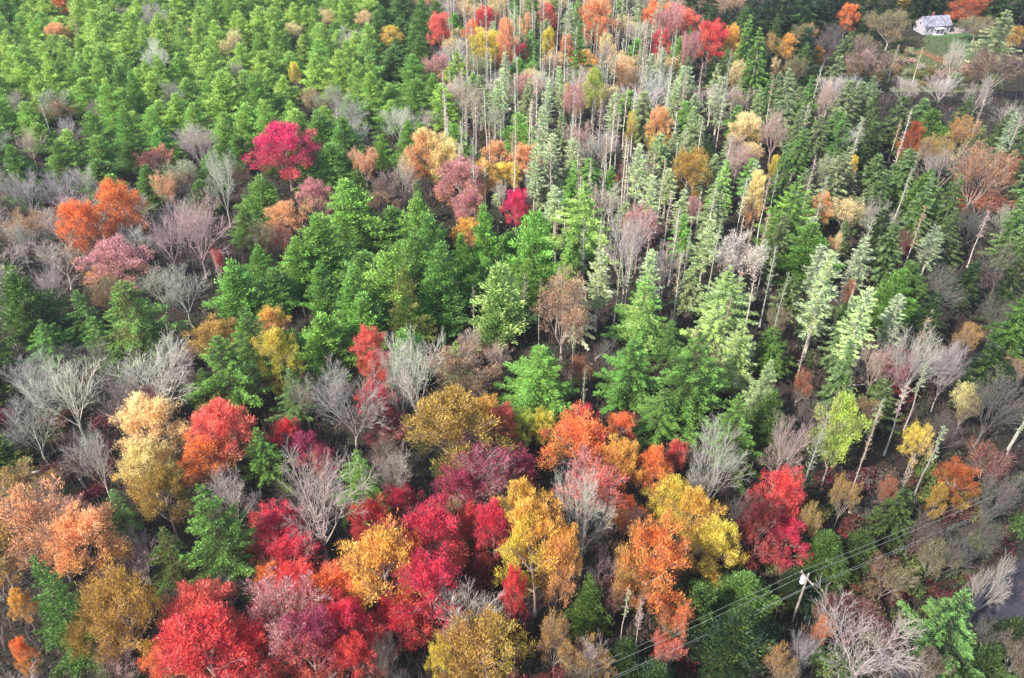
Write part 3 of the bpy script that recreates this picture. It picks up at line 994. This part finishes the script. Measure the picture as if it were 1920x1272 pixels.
# ------------------------------------------------------------------ labels
import re
def nwords(s): return len(re.findall(r"[A-Za-z0-9']+", s))
def size_word(t):
    H0 = K[t['k']][6]; r = t['H'] / H0
    return "tall" if r > 1.12 else ("small" if r < .8 else ("broad" if t['R'] > K[t['k']][4] * 1.05 else ""))
NOUN = {'M': "leafy tree", 'F': "thinly leaved tree", 'B': "bare tree", 'P': "pine", 'H': "cedar", 'S': "spruce", 'D': "dead trunk", 'L': "larch", 'U': "shrub"}
marks = [t for t in trees if t['ref']]
def relate(t):
    best = None
    for m in marks:
        if m is t: continue
        dx, dy = t['px'] - m['px'], t['py'] - m['py']
        s = (abs(dx) + abs(dy) * 1.3)
        if best is None or s < best[0]: best = (s, m, dx, dy)
    s, m, dx, dy = best
    if abs(dx) > abs(dy) * 1.1: rel = "left of" if dx < 0 else "right of"
    else: rel = "above" if dy < 0 else "below"
    return s, m, rel
classes = {}
for t in trees:
    if t['ref']: t['label'] = t['ref']; continue
    s, m, rel = relate(t)
    desc = " ".join(x for x in (size_word(t), C[t['c1']][1], NOUN[t['k']]) if x)
    t['dist'] = s; t['desc'] = desc; t['rel'] = rel + " the " + m['ref']
    classes.setdefault((desc, t['rel']), []).append(t)
ORD = ["", "second", "third", "fourth", "fifth", "sixth", "seventh", "eighth", "ninth", "tenth", "eleventh", "twelfth"]
for (desc, rel), g in classes.items():
    g.sort(key=lambda t: t['dist'])
    for i, t in enumerate(g):
        l = (ORD[min(i, 11)] + " " + desc + " " + rel).strip()
        if nwords(l) > 15:
            a, b, c = rel.partition(" the ")
            cut = re.split(r" (?:in|over|at|by|with|below|under|beside|between|behind|among|before|right|left|amid|out|above|against|touching|from|of|on|rising|standing|inside|high|poking|topping|leaning) ", c)[0]
            l = (ORD[min(i, 11)] + " " + desc + " " + a + b + cut).strip() if nwords(c) > 5 else l
        t['label'] = l
seen = {}
for t in trees:
    l = t['label']
    seen[l] = seen.get(l, 0) + 1
    if nwords(l) > 16: print('LONG', l)
print('KINDS', {k: sum(1 for t in trees if t['k'] == k) for k in K}); print("duplicate labels:", [l for l in seen if seen[l] > 1][:10])

# ------------------------------------------------------------------ plant them: each tree an Empty with trunk, branches and crown
BARK = {'M': (146, 126, 116), 'F': (158, 142, 132), 'P': (92, 78, 68), 'H': (90, 76, 64), 'S': (140, 128, 116), 'L': (178, 168, 150), 'U': (96, 84, 74)}
ALB = 0.95
def soften(c, f=.13):
    m = float(np.dot(c, [.3, .55, .15])); return c * (1 - f) + m * f 
vr = random.Random(3)
used = {}
for t in trees:
    nm, cat, grp, H0, R0, frac, Hd, *_ = K[t['k']]
    root = bpy.data.objects.new(nm, None)
    COL.objects.link(root)
    root.empty_display_size = .5
    root.location = (t['x'], t['y'], -.12)
    root.rotation_euler = (vr.uniform(-.03, .03), vr.uniform(-.03, .03), vr.uniform(0, 6.283))
    vi = vr.randrange(len(V[t['k']])); H0, R0 = DIM[t['k']][vi]
    s = t['R'] / R0
    if t['k'] == 'D': s = max(.45, min(s, .8))
    root.scale = (s, s, t['H'] / H0)
    tag(root, t['label'], cat, grp)
    parts = V[t['k']][vi]
    j = lambda: vr.uniform(.93, 1.07)
    c1 = soften(lin(C[t['c1']][0])) * ALB * np.array([j(), j(), j()]); c2 = soften(lin(C[t['c2']][0])) * ALB * np.array([j(), j(), j()])
    if t['k'] in 'PHS':
        g_ = np.array([.93, .95, .76]) * (.72 if t['px'] > 1440 and t['k'] != 'P' else 1.0); c1 = c1 * g_; c2 = c2 * g_  # cedars and spruces on the right darkened in colour for the shade there
    if t['k'] in 'MF':
        o_ = lin(C[vr.choice(['ochre', 'tan', 'olive', 'rust'])][0]) * ALB; c2 = c2 * .68 + o_ * .32
    if t['k'] == 'D':
        bark = c1 * (vr.uniform(.7, 1.0) if t['y'] > 150 else vr.uniform(.5, .75)); c1 = lin(C[vr.choice(['grey_green', 'sage', 'tan', 'pinkgrey'])][0]) * .7; c2 = c1
    elif t['k'] == 'B': bark = c1 * vr.uniform(.75, .95)
    else: bark = lin(BARK[t['k']])
    for pn, me in parts:
        o = bpy.data.objects.new(pn, me)
        COL.objects.link(o); o.parent = root
        if pn == "crown":
            o.color = (*np.clip(c1, 0, 1), 1); o["tint"] = [float(min(v, 1)) for v in c2] 
        else:
            o.color = (*np.clip(bark, 0, 1), 1)

# ------------------------------------------------------------------ fallen logs in the gaps
lr = np.random.default_rng(77)
for (px_, py_, ln_, az_, lab) in [
        (1592, 728, 7, .2, "pale fallen log in the dark gap under the leaning pale trunks"),
        (1640, 976, 8, -.4, "long pale fallen trunk near the power lines below the lime tree"),
        (1205, 988, 6, .3, "grey fallen log behind the rust orange oval maple"),
        (1132, 662, 6, .9, "pale fallen branch at the foot of the yellow-green pine"),
        (150, 905, 7, -.8, "grey fallen log in the dark left wood"),
        (90, 878, 6, .5, "short grey fallen log beside the leaning white stems")]:
    x, y, _ = on_plane(px_, py_, 0)
    ro = bpy.data.objects.new("fallen_log", None); COL.objects.link(ro); ro.location = (x, y, .1); ro.rotation_euler = (0, 0, az_)
    tag(ro, lab, "log", "fallen logs on the forest floor")
    P = np.zeros((6, 3)); P[:, 0] = np.linspace(-ln_ / 2, ln_ / 2, 6); P[1:, 1] += np.cumsum(lr.normal(size=5) * .15); P[:, 2] = .15
    gg = Geo(); tubes(gg, P[:-1], P[1:], np.linspace(.24, .14, 5), np.linspace(.22, .1, 5), 8)
    o = bpy.data.objects.new("trunk", gg.build("trunk", M_BARK)); COL.objects.link(o); o.parent = ro; o.color = (*lin((176, 164, 148)), 1)
    gg = Geo(); k_ = lr.integers(1, 6, 9); a_ = P[k_]; b_ = a_ + unit(lr.normal(size=(9, 3)) + [.8, 0, .6]) * lr.uniform(.5, 1.6, 9)[:, None]
    tubes(gg, a_, b_, .06, .02, 4)
    o = bpy.data.objects.new("branches", gg.build("branches", M_BARK)); COL.objects.link(o); o.parent = ro; o.color = (*lin((166, 154, 138)), 1)

# ------------------------------------------------------------------ the ground
def sheet(name, pts, z, mat, thick=0.0):
    me = bpy.data.meshes.new(name); n = len(pts)
    me.from_pydata([(x, y, z) for x, y in pts], [], [list(range(n))])
    me.materials.append(mat)
    o = bpy.data.objects.new(name, me); COL.objects.link(o)
    tag(o, kind="structure"); return o

M_FLOOR = noise_material("leaf_litter", [(0.30, (26, 21, 20)), (0.45, (50, 38, 35)), (0.55, (38, 38, 27)), (0.66, (66, 49, 42)), (0.8, (84, 64, 54))], scale=.12, scale2=2.2, bump=.8)  # litter colour darkened throughout to carry the shade of the gaps
xs = np.concatenate([[-3000, -1200, -500], np.arange(-300, 301, 4.0), [500, 1200, 3000]])
ys = np.concatenate([[-2500, -600, -150], np.arange(0, 461, 4.0), [700, 1500, 4000]])
X, Y = np.meshgrid(xs, ys)
Z = -.12 + .07 * np.sin(X * .23 + np.sin(Y * .11) * 2) * np.cos(Y * .19) + .04 * np.sin(X * .71 + Y * .53)
nx, ny = len(xs), len(ys)
idx = np.arange(nx * ny).reshape(ny, nx)
F = np.stack([idx[:-1, :-1], idx[:-1, 1:], idx[1:, 1:], idx[1:, :-1]], -1).reshape(-1, 4)
me = bpy.data.meshes.new("ground")
me.from_pydata(np.stack([X, Y, Z], -1).reshape(-1, 3).tolist(), [], F.tolist())
me.materials.append(M_FLOOR)
for p in me.polygons: p.use_smooth = True
ground = bpy.data.objects.new("ground", me); COL.objects.link(ground); tag(ground, kind="structure")

def outline(px_pts, jitter=1.2, sub=5, seed=1):
    r = random.Random(seed); w = [on_plane(a, b, 0)[:2] for a, b in px_pts]; out = []
    for (ax, ay), (bx, by) in zip(w, w[1:] + w[:1]):
        for k in range(sub):
            f = k / sub
            out.append((ax + (bx - ax) * f + r.uniform(-jitter, jitter), ay + (by - ay) * f + r.uniform(-jitter, jitter)))
    return out
M_LAWN = noise_material("mown_grass", [(0.3, (52, 82, 50)), (0.5, (72, 98, 60)), (0.7, (98, 112, 72))], scale=.15, scale2=3)
M_FIELD = noise_material("rough_grass", [(0.3, (76, 74, 50)), (0.5, (96, 104, 62)), (0.7, (118, 112, 78))], scale=.1, scale2=2)
M_EARTH = noise_material("bare_earth", [(0.3, (110, 76, 50)), (0.6, (150, 110, 74)), (0.8, (168, 134, 96))], scale=.3, scale2=3)
M_DRIVE = noise_material("gravel_drive", [(0.3, (130, 120, 114)), (0.7, (160, 148, 140))], scale=.6, scale2=5)
M_ROAD = noise_material("asphalt", [(0.3, (40, 37, 43)), (0.5, (54, 50, 57)), (0.6, (74, 62, 58)), (0.8, (92, 76, 66))], scale=.3, scale2=6, rough=.85)
sheet("meadow", outline([(1646, 170), (1640, 118), (1668, 92), (1740, 88), (1800, 84), (1872, 92), (1880, 168), (1760, 174)], 1.0, 5, 2), .02, M_FIELD)
sheet("lawn", outline([(1730, 100), (1738, 62), (1800, 58), (1866, 70), (1868, 104), (1800, 112)], .8, 5, 3), .05, M_LAWN)
sheet("driveway", outline([(1776, 64), (1778, 50), (1830, 42), (1900, 44), (1904, 56), (1840, 60)], .4, 4, 4), .08, M_DRIVE)
sheet("earth_path", outline([(1686, 99), (1735, 95), (1752, 103), (1775, 112), (1782, 122), (1768, 124), (1750, 112), (1730, 103), (1690, 103)], .3, 4, 5), .11, M_EARTH)
# sheet("track", outline([(1655, 138), (1720, 132), (1790, 131), (1790, 134), (1722, 136), (1657, 142)], .3, 4, 6), .08, M_EARTH)

def ribbon(name, line, half, z, mat, lo=0.0):
    """a strip along a polyline, smooth and with turned-down edges"""
    P = []
    L = [Vector((a, b)) for a, b in line]
    for i in range(len(L) - 1):
        p0, p1, p2, p3 = L[max(i - 1, 0)], L[i], L[i + 1], L[min(i + 2, len(L) - 1)]
        for k in range(8):
            u = k / 8
            P.append(.5 * ((2 * p1) + (p2 - p0) * u + (2 * p0 - 5 * p1 + 4 * p2 - p3) * u * u + (3 * p1 - p0 - 3 * p2 + p3) * u ** 3))
    P.append(L[-1])
    v, f = [], []
    for i, p in enumerate(P):
        d = (P[min(i + 1, len(P) - 1)] - P[max(i - 1, 0)]).normalized(); n = Vector((-d.y, d.x))
        for o_, zz in ((-half - .25, -.3), (-half, z), (half, z), (half + .25, -.3)):
            q = p + n * (o_ + lo); v.append((q.x, q.y, zz))
        if i:
            a = (i - 1) * 4; b = i * 4
            f += [(a + k, a + k + 1, b + k + 1, b + k) for k in range(3)]
    me = bpy.data.meshes.new(name); me.from_pydata(v, [], f); me.materials.append(mat)
    o = bpy.data.objects.new(name, me); COL.objects.link(o); tag(o, kind="structure"); return o
ribbon("road", ROAD, 2.9, .03, M_ROAD)

# ------------------------------------------------------------------ undergrowth: leaf litter, ferns and twigs nobody could count
ug = np.random.default_rng(21)
n = 230000
yy = 50 + 340 * ug.uniform(0, 1, n) ** .9; xx = ug.uniform(-1, 1, n) * (.62 * (yy * CD + 75) + 6)
clump = np.sin(xx * .35 + 2 * np.sin(yy * .21)) * np.cos(yy * .31 + np.sin(xx * .17)) 
keep = ug.uniform(-1, 1, n) < clump + .5
road_ok = np.array([b > 110 or a < 40 or not near_road(a, b, 3.4 + 1.2 * float(ug.random())) for a, b in zip(xx, yy)])
_pj = project(xx, yy, 0 * yy); road_ok &= ~((_pj[0] > 1665) & (_pj[1] < 140) & (_pj[1] > 45))
keep &= road_ok
xx, yy, clump = xx[keep], yy[keep], clump[keep]; n = len(xx)
g = Geo()
zz = np.abs(ug.normal(size=n)) * (.4 + .7 * np.maximum(clump, 0))
leaves(g, np.stack([xx, yy, zz], 1), ug.normal(size=(n, 3)) + [0, 0, .3], ug.uniform(.2, .6, n), ug.uniform(.07, .2, n),
       np.clip(1 + .3 * ug.normal(size=n), .4, 1.7), .5 + .3 * clump + .1 * ug.normal(size=n), ug)
uo = bpy.data.objects.new("undergrowth", g.build("undergrowth", M_LEAF)); COL.objects.link(uo)
uo.color = (*lin((58, 66, 38)), 1); uo["tint"] = [float(v) for v in lin((84, 58, 48))]
tag(uo, kind="stuff")
# thin saplings and dead stems standing in the gaps
n = 60000
ty_ = 55 + 330 * ug.uniform(0, 1, n); tx_ = ug.uniform(-1, 1, n) * (.62 * (ty_ * CD + 75) + 6)
cl2 = np.sin(tx_ * .27 + 1.5 * np.sin(ty_ * .17)) * np.cos(ty_ * .23 + np.sin(tx_ * .13))
kp = (ug.uniform(-1, .8, n) < cl2) & ~((tx_ > 48) & (ty_ < 105)); _pj = project(tx_, ty_, 0 * ty_)
kp &= ~((_pj[0] > 1640) & (_pj[1] < 175) & (_pj[1] > 40))
tx_, ty_ = tx_[kp], ty_[kp]; n = len(tx_)
a = np.stack([tx_, ty_, np.full(n, -.1)], 1); b = a + np.stack([ug.normal(size=n) * .5, ug.normal(size=n) * .5, ug.uniform(.8, 3.2, n)], 1)
g = Geo(); tubes(g, a, b, .035, .015, 3)
m2 = a + (b - a) * ug.uniform(.3, .8, n)[:, None]; tubes(g, m2, m2 + ug.normal(size=(n, 3)) * .45 + [0, 0, .4], .02, .01, 3)
so = bpy.data.objects.new("saplings", g.build("saplings", M_BARK)); COL.objects.link(so); so.color = (*lin((132, 112, 106)), 1); tag(so, kind="stuff")
n = 26000
ax_, ay_ = ug.uniform(1600, 1880, n), ug.uniform(70, 170, n)
pp = np.array([on_plane(a, b, 0)[:2] for a, b in zip(ax_, ay_)])
g = Geo(); leaves(g, np.concatenate([pp, np.abs(ug.normal(size=(n, 1))) * .12 + .1], 1), ug.normal(size=(n, 3)) + [0, 0, 1.5], ug.uniform(.15, .4, n), .09,
       np.clip(1 + .3 * ug.normal(size=n), .4, 1.7), .5 + .2 * np.sin(pp[:, 0] * .2) + .1 * ug.normal(size=n), ug)
go = bpy.data.objects.new("meadow_grass", g.build("meadow_grass", M_LEAF)); COL.objects.link(go)
go.color = (*lin((90, 108, 64)), 1); go["tint"] = [float(v) for v in lin((108, 96, 70))]
tag(go, kind="stuff")

# ------------------------------------------------------------------ simple solid helper for built things
def solid(name, parent, mat, boxes=(), polys=()):
    """boxes: (x0,x1,y0,y1,z0,z1); polys: (verts, faces)"""
    v, f = [], []
    for x0, x1, y0, y1, z0, z1 in boxes:
        b = len(v)
        v += [(x0, y0, z0), (x1, y0, z0), (x1, y1, z0), (x0, y1, z0), (x0, y0, z1), (x1, y0, z1), (x1, y1, z1), (x0, y1, z1)]
        f += [tuple(b + i for i in q) for q in ((0, 3, 2, 1), (4, 5, 6, 7), (0, 1, 5, 4), (1, 2, 6, 5), (2, 3, 7, 6), (3, 0, 4, 7))]
    for vv, ff in polys:
        b = len(v); v += vv; f += [tuple(b + i for i in q) for q in ff]
    me = bpy.data.meshes.new(name); me.from_pydata(v, [], f); me.materials.append(mat)
    o = bpy.data.objects.new(name, me); COL.objects.link(o); o.parent = parent; return o

def plain(name, c, rough=.6, metal=0.0, var=.12, scale=1.5):
    m = noise_material(name, [(0.3, tuple(int(v * (1 - var)) for v in c)), (0.7, tuple(min(255, int(v * (1 + var * .4))) for v in c))], scale=scale, rough=rough)
    m.node_tree.nodes["Principled BSDF"].inputs['Metallic'].default_value = metal
    return m

# ------------------------------------------------------------------ the white house
M_WALL = plain("white_clapboard", (166, 160, 164)); M_ROOF = plain("pale_metal_roof", (132, 130, 142), .55, 0, .45, .9)
M_GLASS = plain("dark_window_glass", (40, 46, 58), .15); M_TRIM = plain("white_trim", (200, 198, 198)); M_BRICK = plain("chimney_brick", (128, 84, 70))
M_DOOR = plain("door_paint", (78, 60, 64))
hx, hy, hz_ = on_plane(1752, 64, 0)
house = bpy.data.objects.new("farmhouse", None); COL.objects.link(house)
house.location = (hx, hy + 3.2, 0); house.rotation_euler = (0, 0, math.radians(12))
tag(house, "white house with a pale metal roof beside the lawn at the top right", "house")
house.scale = (.84, .84, .84)
hw, hd, wh, rh = 6.3, 3.9, 3.6, 2.9
walls = solid("wall", house, M_WALL, [(-hw, hw, -hd, hd, -.4, wh)],
      [([(-hw, -hd, wh), (-hw, hd, wh), (-hw, 0, wh + rh)], [(0, 1, 2)]), ([(hw, -hd, wh), (hw, hd, wh), (hw, 0, wh + rh)], [(0, 2, 1)])])
e, ov = .18, .45
def slope(s):
    y0, y1 = s * (hd + ov), 0
    z0, z1 = wh - ov * rh / hd + .05, wh + rh + .05
    a = [(-hw - ov, y0, z0), (hw + ov, y0, z0), (hw + ov, y1, z1), (-hw - ov, y1, z1)]
    return (a + [(x, y, z + e) for x, y, z in a], [(0, 1, 2, 3), (4, 5, 6, 7), (0, 1, 5, 4), (1, 2, 6, 5), (3, 0, 4, 7)])
ribs = []
for i in range(13):
    x = -hw - .2 + i * (2 * hw + .4) / 12
    for s in (-1, 1):
        p0 = (x, s * (hd + ov), wh - ov * rh / hd + .05 + e); p1 = (x, 0, wh + rh + .05 + e)
        ribs.append(([(x - .04, p0[1], p0[2]), (x + .04, p0[1], p0[2]), (x + .04, 0, p1[2]), (x - .04, 0, p1[2]), (x - .04, p0[1], p0[2] + .07), (x + .04, p0[1], p0[2] + .07), (x + .04, 0, p1[2] + .07), (x - .04, 0, p1[2] + .07)],
                     [(4, 5, 6, 7), (0, 1, 5, 4), (1, 2, 6, 5), (3, 0, 4, 7)]))
roof = solid("roof", house, M_ROOF, [], [slope(-1), slope(1)] + ribs)
solid("chimney", roof, M_BRICK, [(-1.0, -.2, .5, 1.3, wh + rh - 1.0, wh + rh + 1.3), (-1.1, -.1, .4, 1.4, wh + rh + 1.3, wh + rh + 1.45)])
for x in (-4.9, -2.7, 3.0, 5.0):
    w_ = solid("window", house, M_GLASS, [(x - .5, x + .5, -hd - .03, -hd + .02, 1.1, 2.6)])
    solid("frame", w_, M_TRIM, [(x - .62, x - .5, -hd - .07, -hd, 1.0, 2.7), (x + .5, x + .62, -hd - .07, -hd, 1.0, 2.7), (x - .5, x + .5, -hd - .07, -hd, 2.6, 2.72), (x - .5, x + .5, -hd - .07, -hd, .98, 1.1), (x - .03, x + .03, -hd - .05, -hd - .03, 1.1, 2.6)])
d_ = solid("door", house, M_DOOR, [(-.5, .5, -hd - .05, -hd + .02, .1, 2.3)])
solid("handle", d_, M_TRIM, [(.32, .4, -hd - .12, -hd - .05, 1.1, 1.2)])
solid("porch", house, M_TRIM, [(-2.0, 2.2, -hd - 2.0, -hd, 0, .2), (-2.0, 2.2, -hd - 2.1, -hd, 2.65, 2.82)] + [(x, x + .14, -hd - 1.95, -hd - 1.81, .2, 2.65) for x in (-1.95, .05, 2.0)])
w_ = solid("window", house, M_GLASS, [(-hw - .03, -hw + .02, -.5, .5, 3.4, 4.5)])
solid("frame", w_, M_TRIM, [(-hw - .06, -hw, -.62, -.5, 3.3, 4.6), (-hw - .06, -hw, .5, .62, 3.3, 4.6), (-hw - .06, -hw, -.5, .5, 4.5, 4.6), (-hw - .06, -hw, -.5, .5, 3.3, 3.4)])

# ------------------------------------------------------------------ utility poles and power lines
M_POLE = plain("weathered_pole_wood", (150, 138, 126), .85, 0, .3, 2.0); M_METAL = plain("transformer_paint", (206, 206, 212), .45)
M_WIRE = plain("power_cable", (118, 124, 116), .5); M_INS = plain("insulator", (196, 190, 186), .3)
PH = 10.6
# the pole shows its top at (1516, 1076) and its foot at about (1490, 1195)
px0, py0, _ = on_plane(1516, 1077, PH)
wire_dir = Vector((on_plane(1727, 985, PH)[0] - px0, on_plane(1727, 985, PH)[1] - py0)).normalized()
def cyl(p0, p1, r0, r1, sides=12):
    a, b = Vector(p0), Vector(p1); d = (b - a).normalized(); u = d.orthogonal().normalized(); w = d.cross(u); v, f = [], []
    for i in range(sides):
        c, s = math.cos(i * 2 * math.pi / sides), math.sin(i * 2 * math.pi / sides)
        v += [tuple(a + (u * c + w * s) * r0), tuple(b + (u * c + w * s) * r1)]
    for i in range(sides):
        j2 = (i + 1) % sides; f.append((2 * i, 2 * j2, 2 * j2 + 1, 2 * i + 1))
    f.append(tuple(range(0, 2 * sides, 2))[::-1]); f.append(tuple(range(1, 2 * sides, 2)))
    return v, f
def utility_pole(x, y, label):
    r = bpy.data.objects.new("utility_pole", None); COL.objects.link(r); r.location = (x, y, 0)
    r.rotation_euler = (0, 0, math.atan2(wire_dir.y, wire_dir.x))
    tag(r, label, "utility pole", "utility poles of the power line")
    solid("pole", r, M_POLE, [], [cyl((0, 0, -.5), (0, 0, PH), .19, .13)])
    solid("crossarm", r, M_POLE, [(-.07, .07, -1.25, 1.25, PH - 1.0, PH - .86), (-.16, -.1, -.05, .05, PH - 1.02, PH - .84)])
    for yy_ in (-1.15, 1.15): solid("insulator", r, M_INS, [], [cyl((0, yy_, PH - .86), (0, yy_, PH - .6), .07, .05, 8)])
    solid("insulator", r, M_INS, [], [cyl((0, 0, PH), (0, 0, PH + .25), .07, .05, 8)])
    t_ = solid("transformer", r, M_METAL, [(-.3, -.1, .1, .3, PH - 2.0, PH - 1.9)], [cyl((0, .58, PH - 2.5), (0, .58, PH - 1.35), .33, .33, 16), cyl((0, .58, PH - 1.35), (0, .58, PH - 1.25), .36, .30, 16)])
    for q in (-.12, .12): solid("bushing", t_, M_INS, [], [cyl((q, .58, PH - 1.25), (q, .58, PH - 1.0), .05, .03, 8)])
    return r
utility_pole(px0, py0, "grey wooden utility pole with a white transformer carrying the power lines")
SPAN = 62.0
ends = [(px0 - wire_dir.x * SPAN, py0 - wire_dir.y * SPAN), (px0, py0), (px0 + wire_dir.x * SPAN, py0 + wire_dir.y * SPAN)]
nrm = Vector((-wire_dir.y, wire_dir.x))
for off, z, sag, lab in ((0, PH + .22, 1.0, "topmost cable strung over the tip of the utility pole"),
                         (-1.15, PH - .62, 1.1, "power cable on the near end of the pole crossarm"),
                         (1.15, PH - .62, 1.1, "power cable on the far end of the pole crossarm"),
                         (-.1, PH - 3.2, 1.3, "lowest cable fixed to the shaft of the utility pole")):
    polys = []
    for (ax, ay), (bx, by) in zip(ends, ends[1:]):
        prev = None
        for i in range(25):
            f_ = i / 24; q = (ax + (bx - ax) * f_ + nrm.x * off, ay + (by - ay) * f_ + nrm.y * off, z - sag * 4 * f_ * (1 - f_))
            if prev: polys.append(cyl(prev, q, .022, .022, 5))
            prev = q
    o = solid("power_line", None, M_WIRE, [], polys)
    tag(o, lab, "power line", "cables of the power line")

# ------------------------------------------------------------------ the air
hm, nt, out = new_mat("haze_air")
pv = nt.nodes.new("ShaderNodeVolumePrincipled")
pv.inputs['Color'].default_value = (.93, .95, 1.0, 1)
pv.inputs['Density'].default_value = HAZE
pv.inputs['Anisotropy'].default_value = .2
nt.links.new(pv.outputs[0], out.inputs['Volume'])
if HAZE:
    hz = solid("haze", None, hm, [(-3500, 3500, -2800, 4500, -3, CAM_H + 4)])
    tag(hz, kind="stuff")
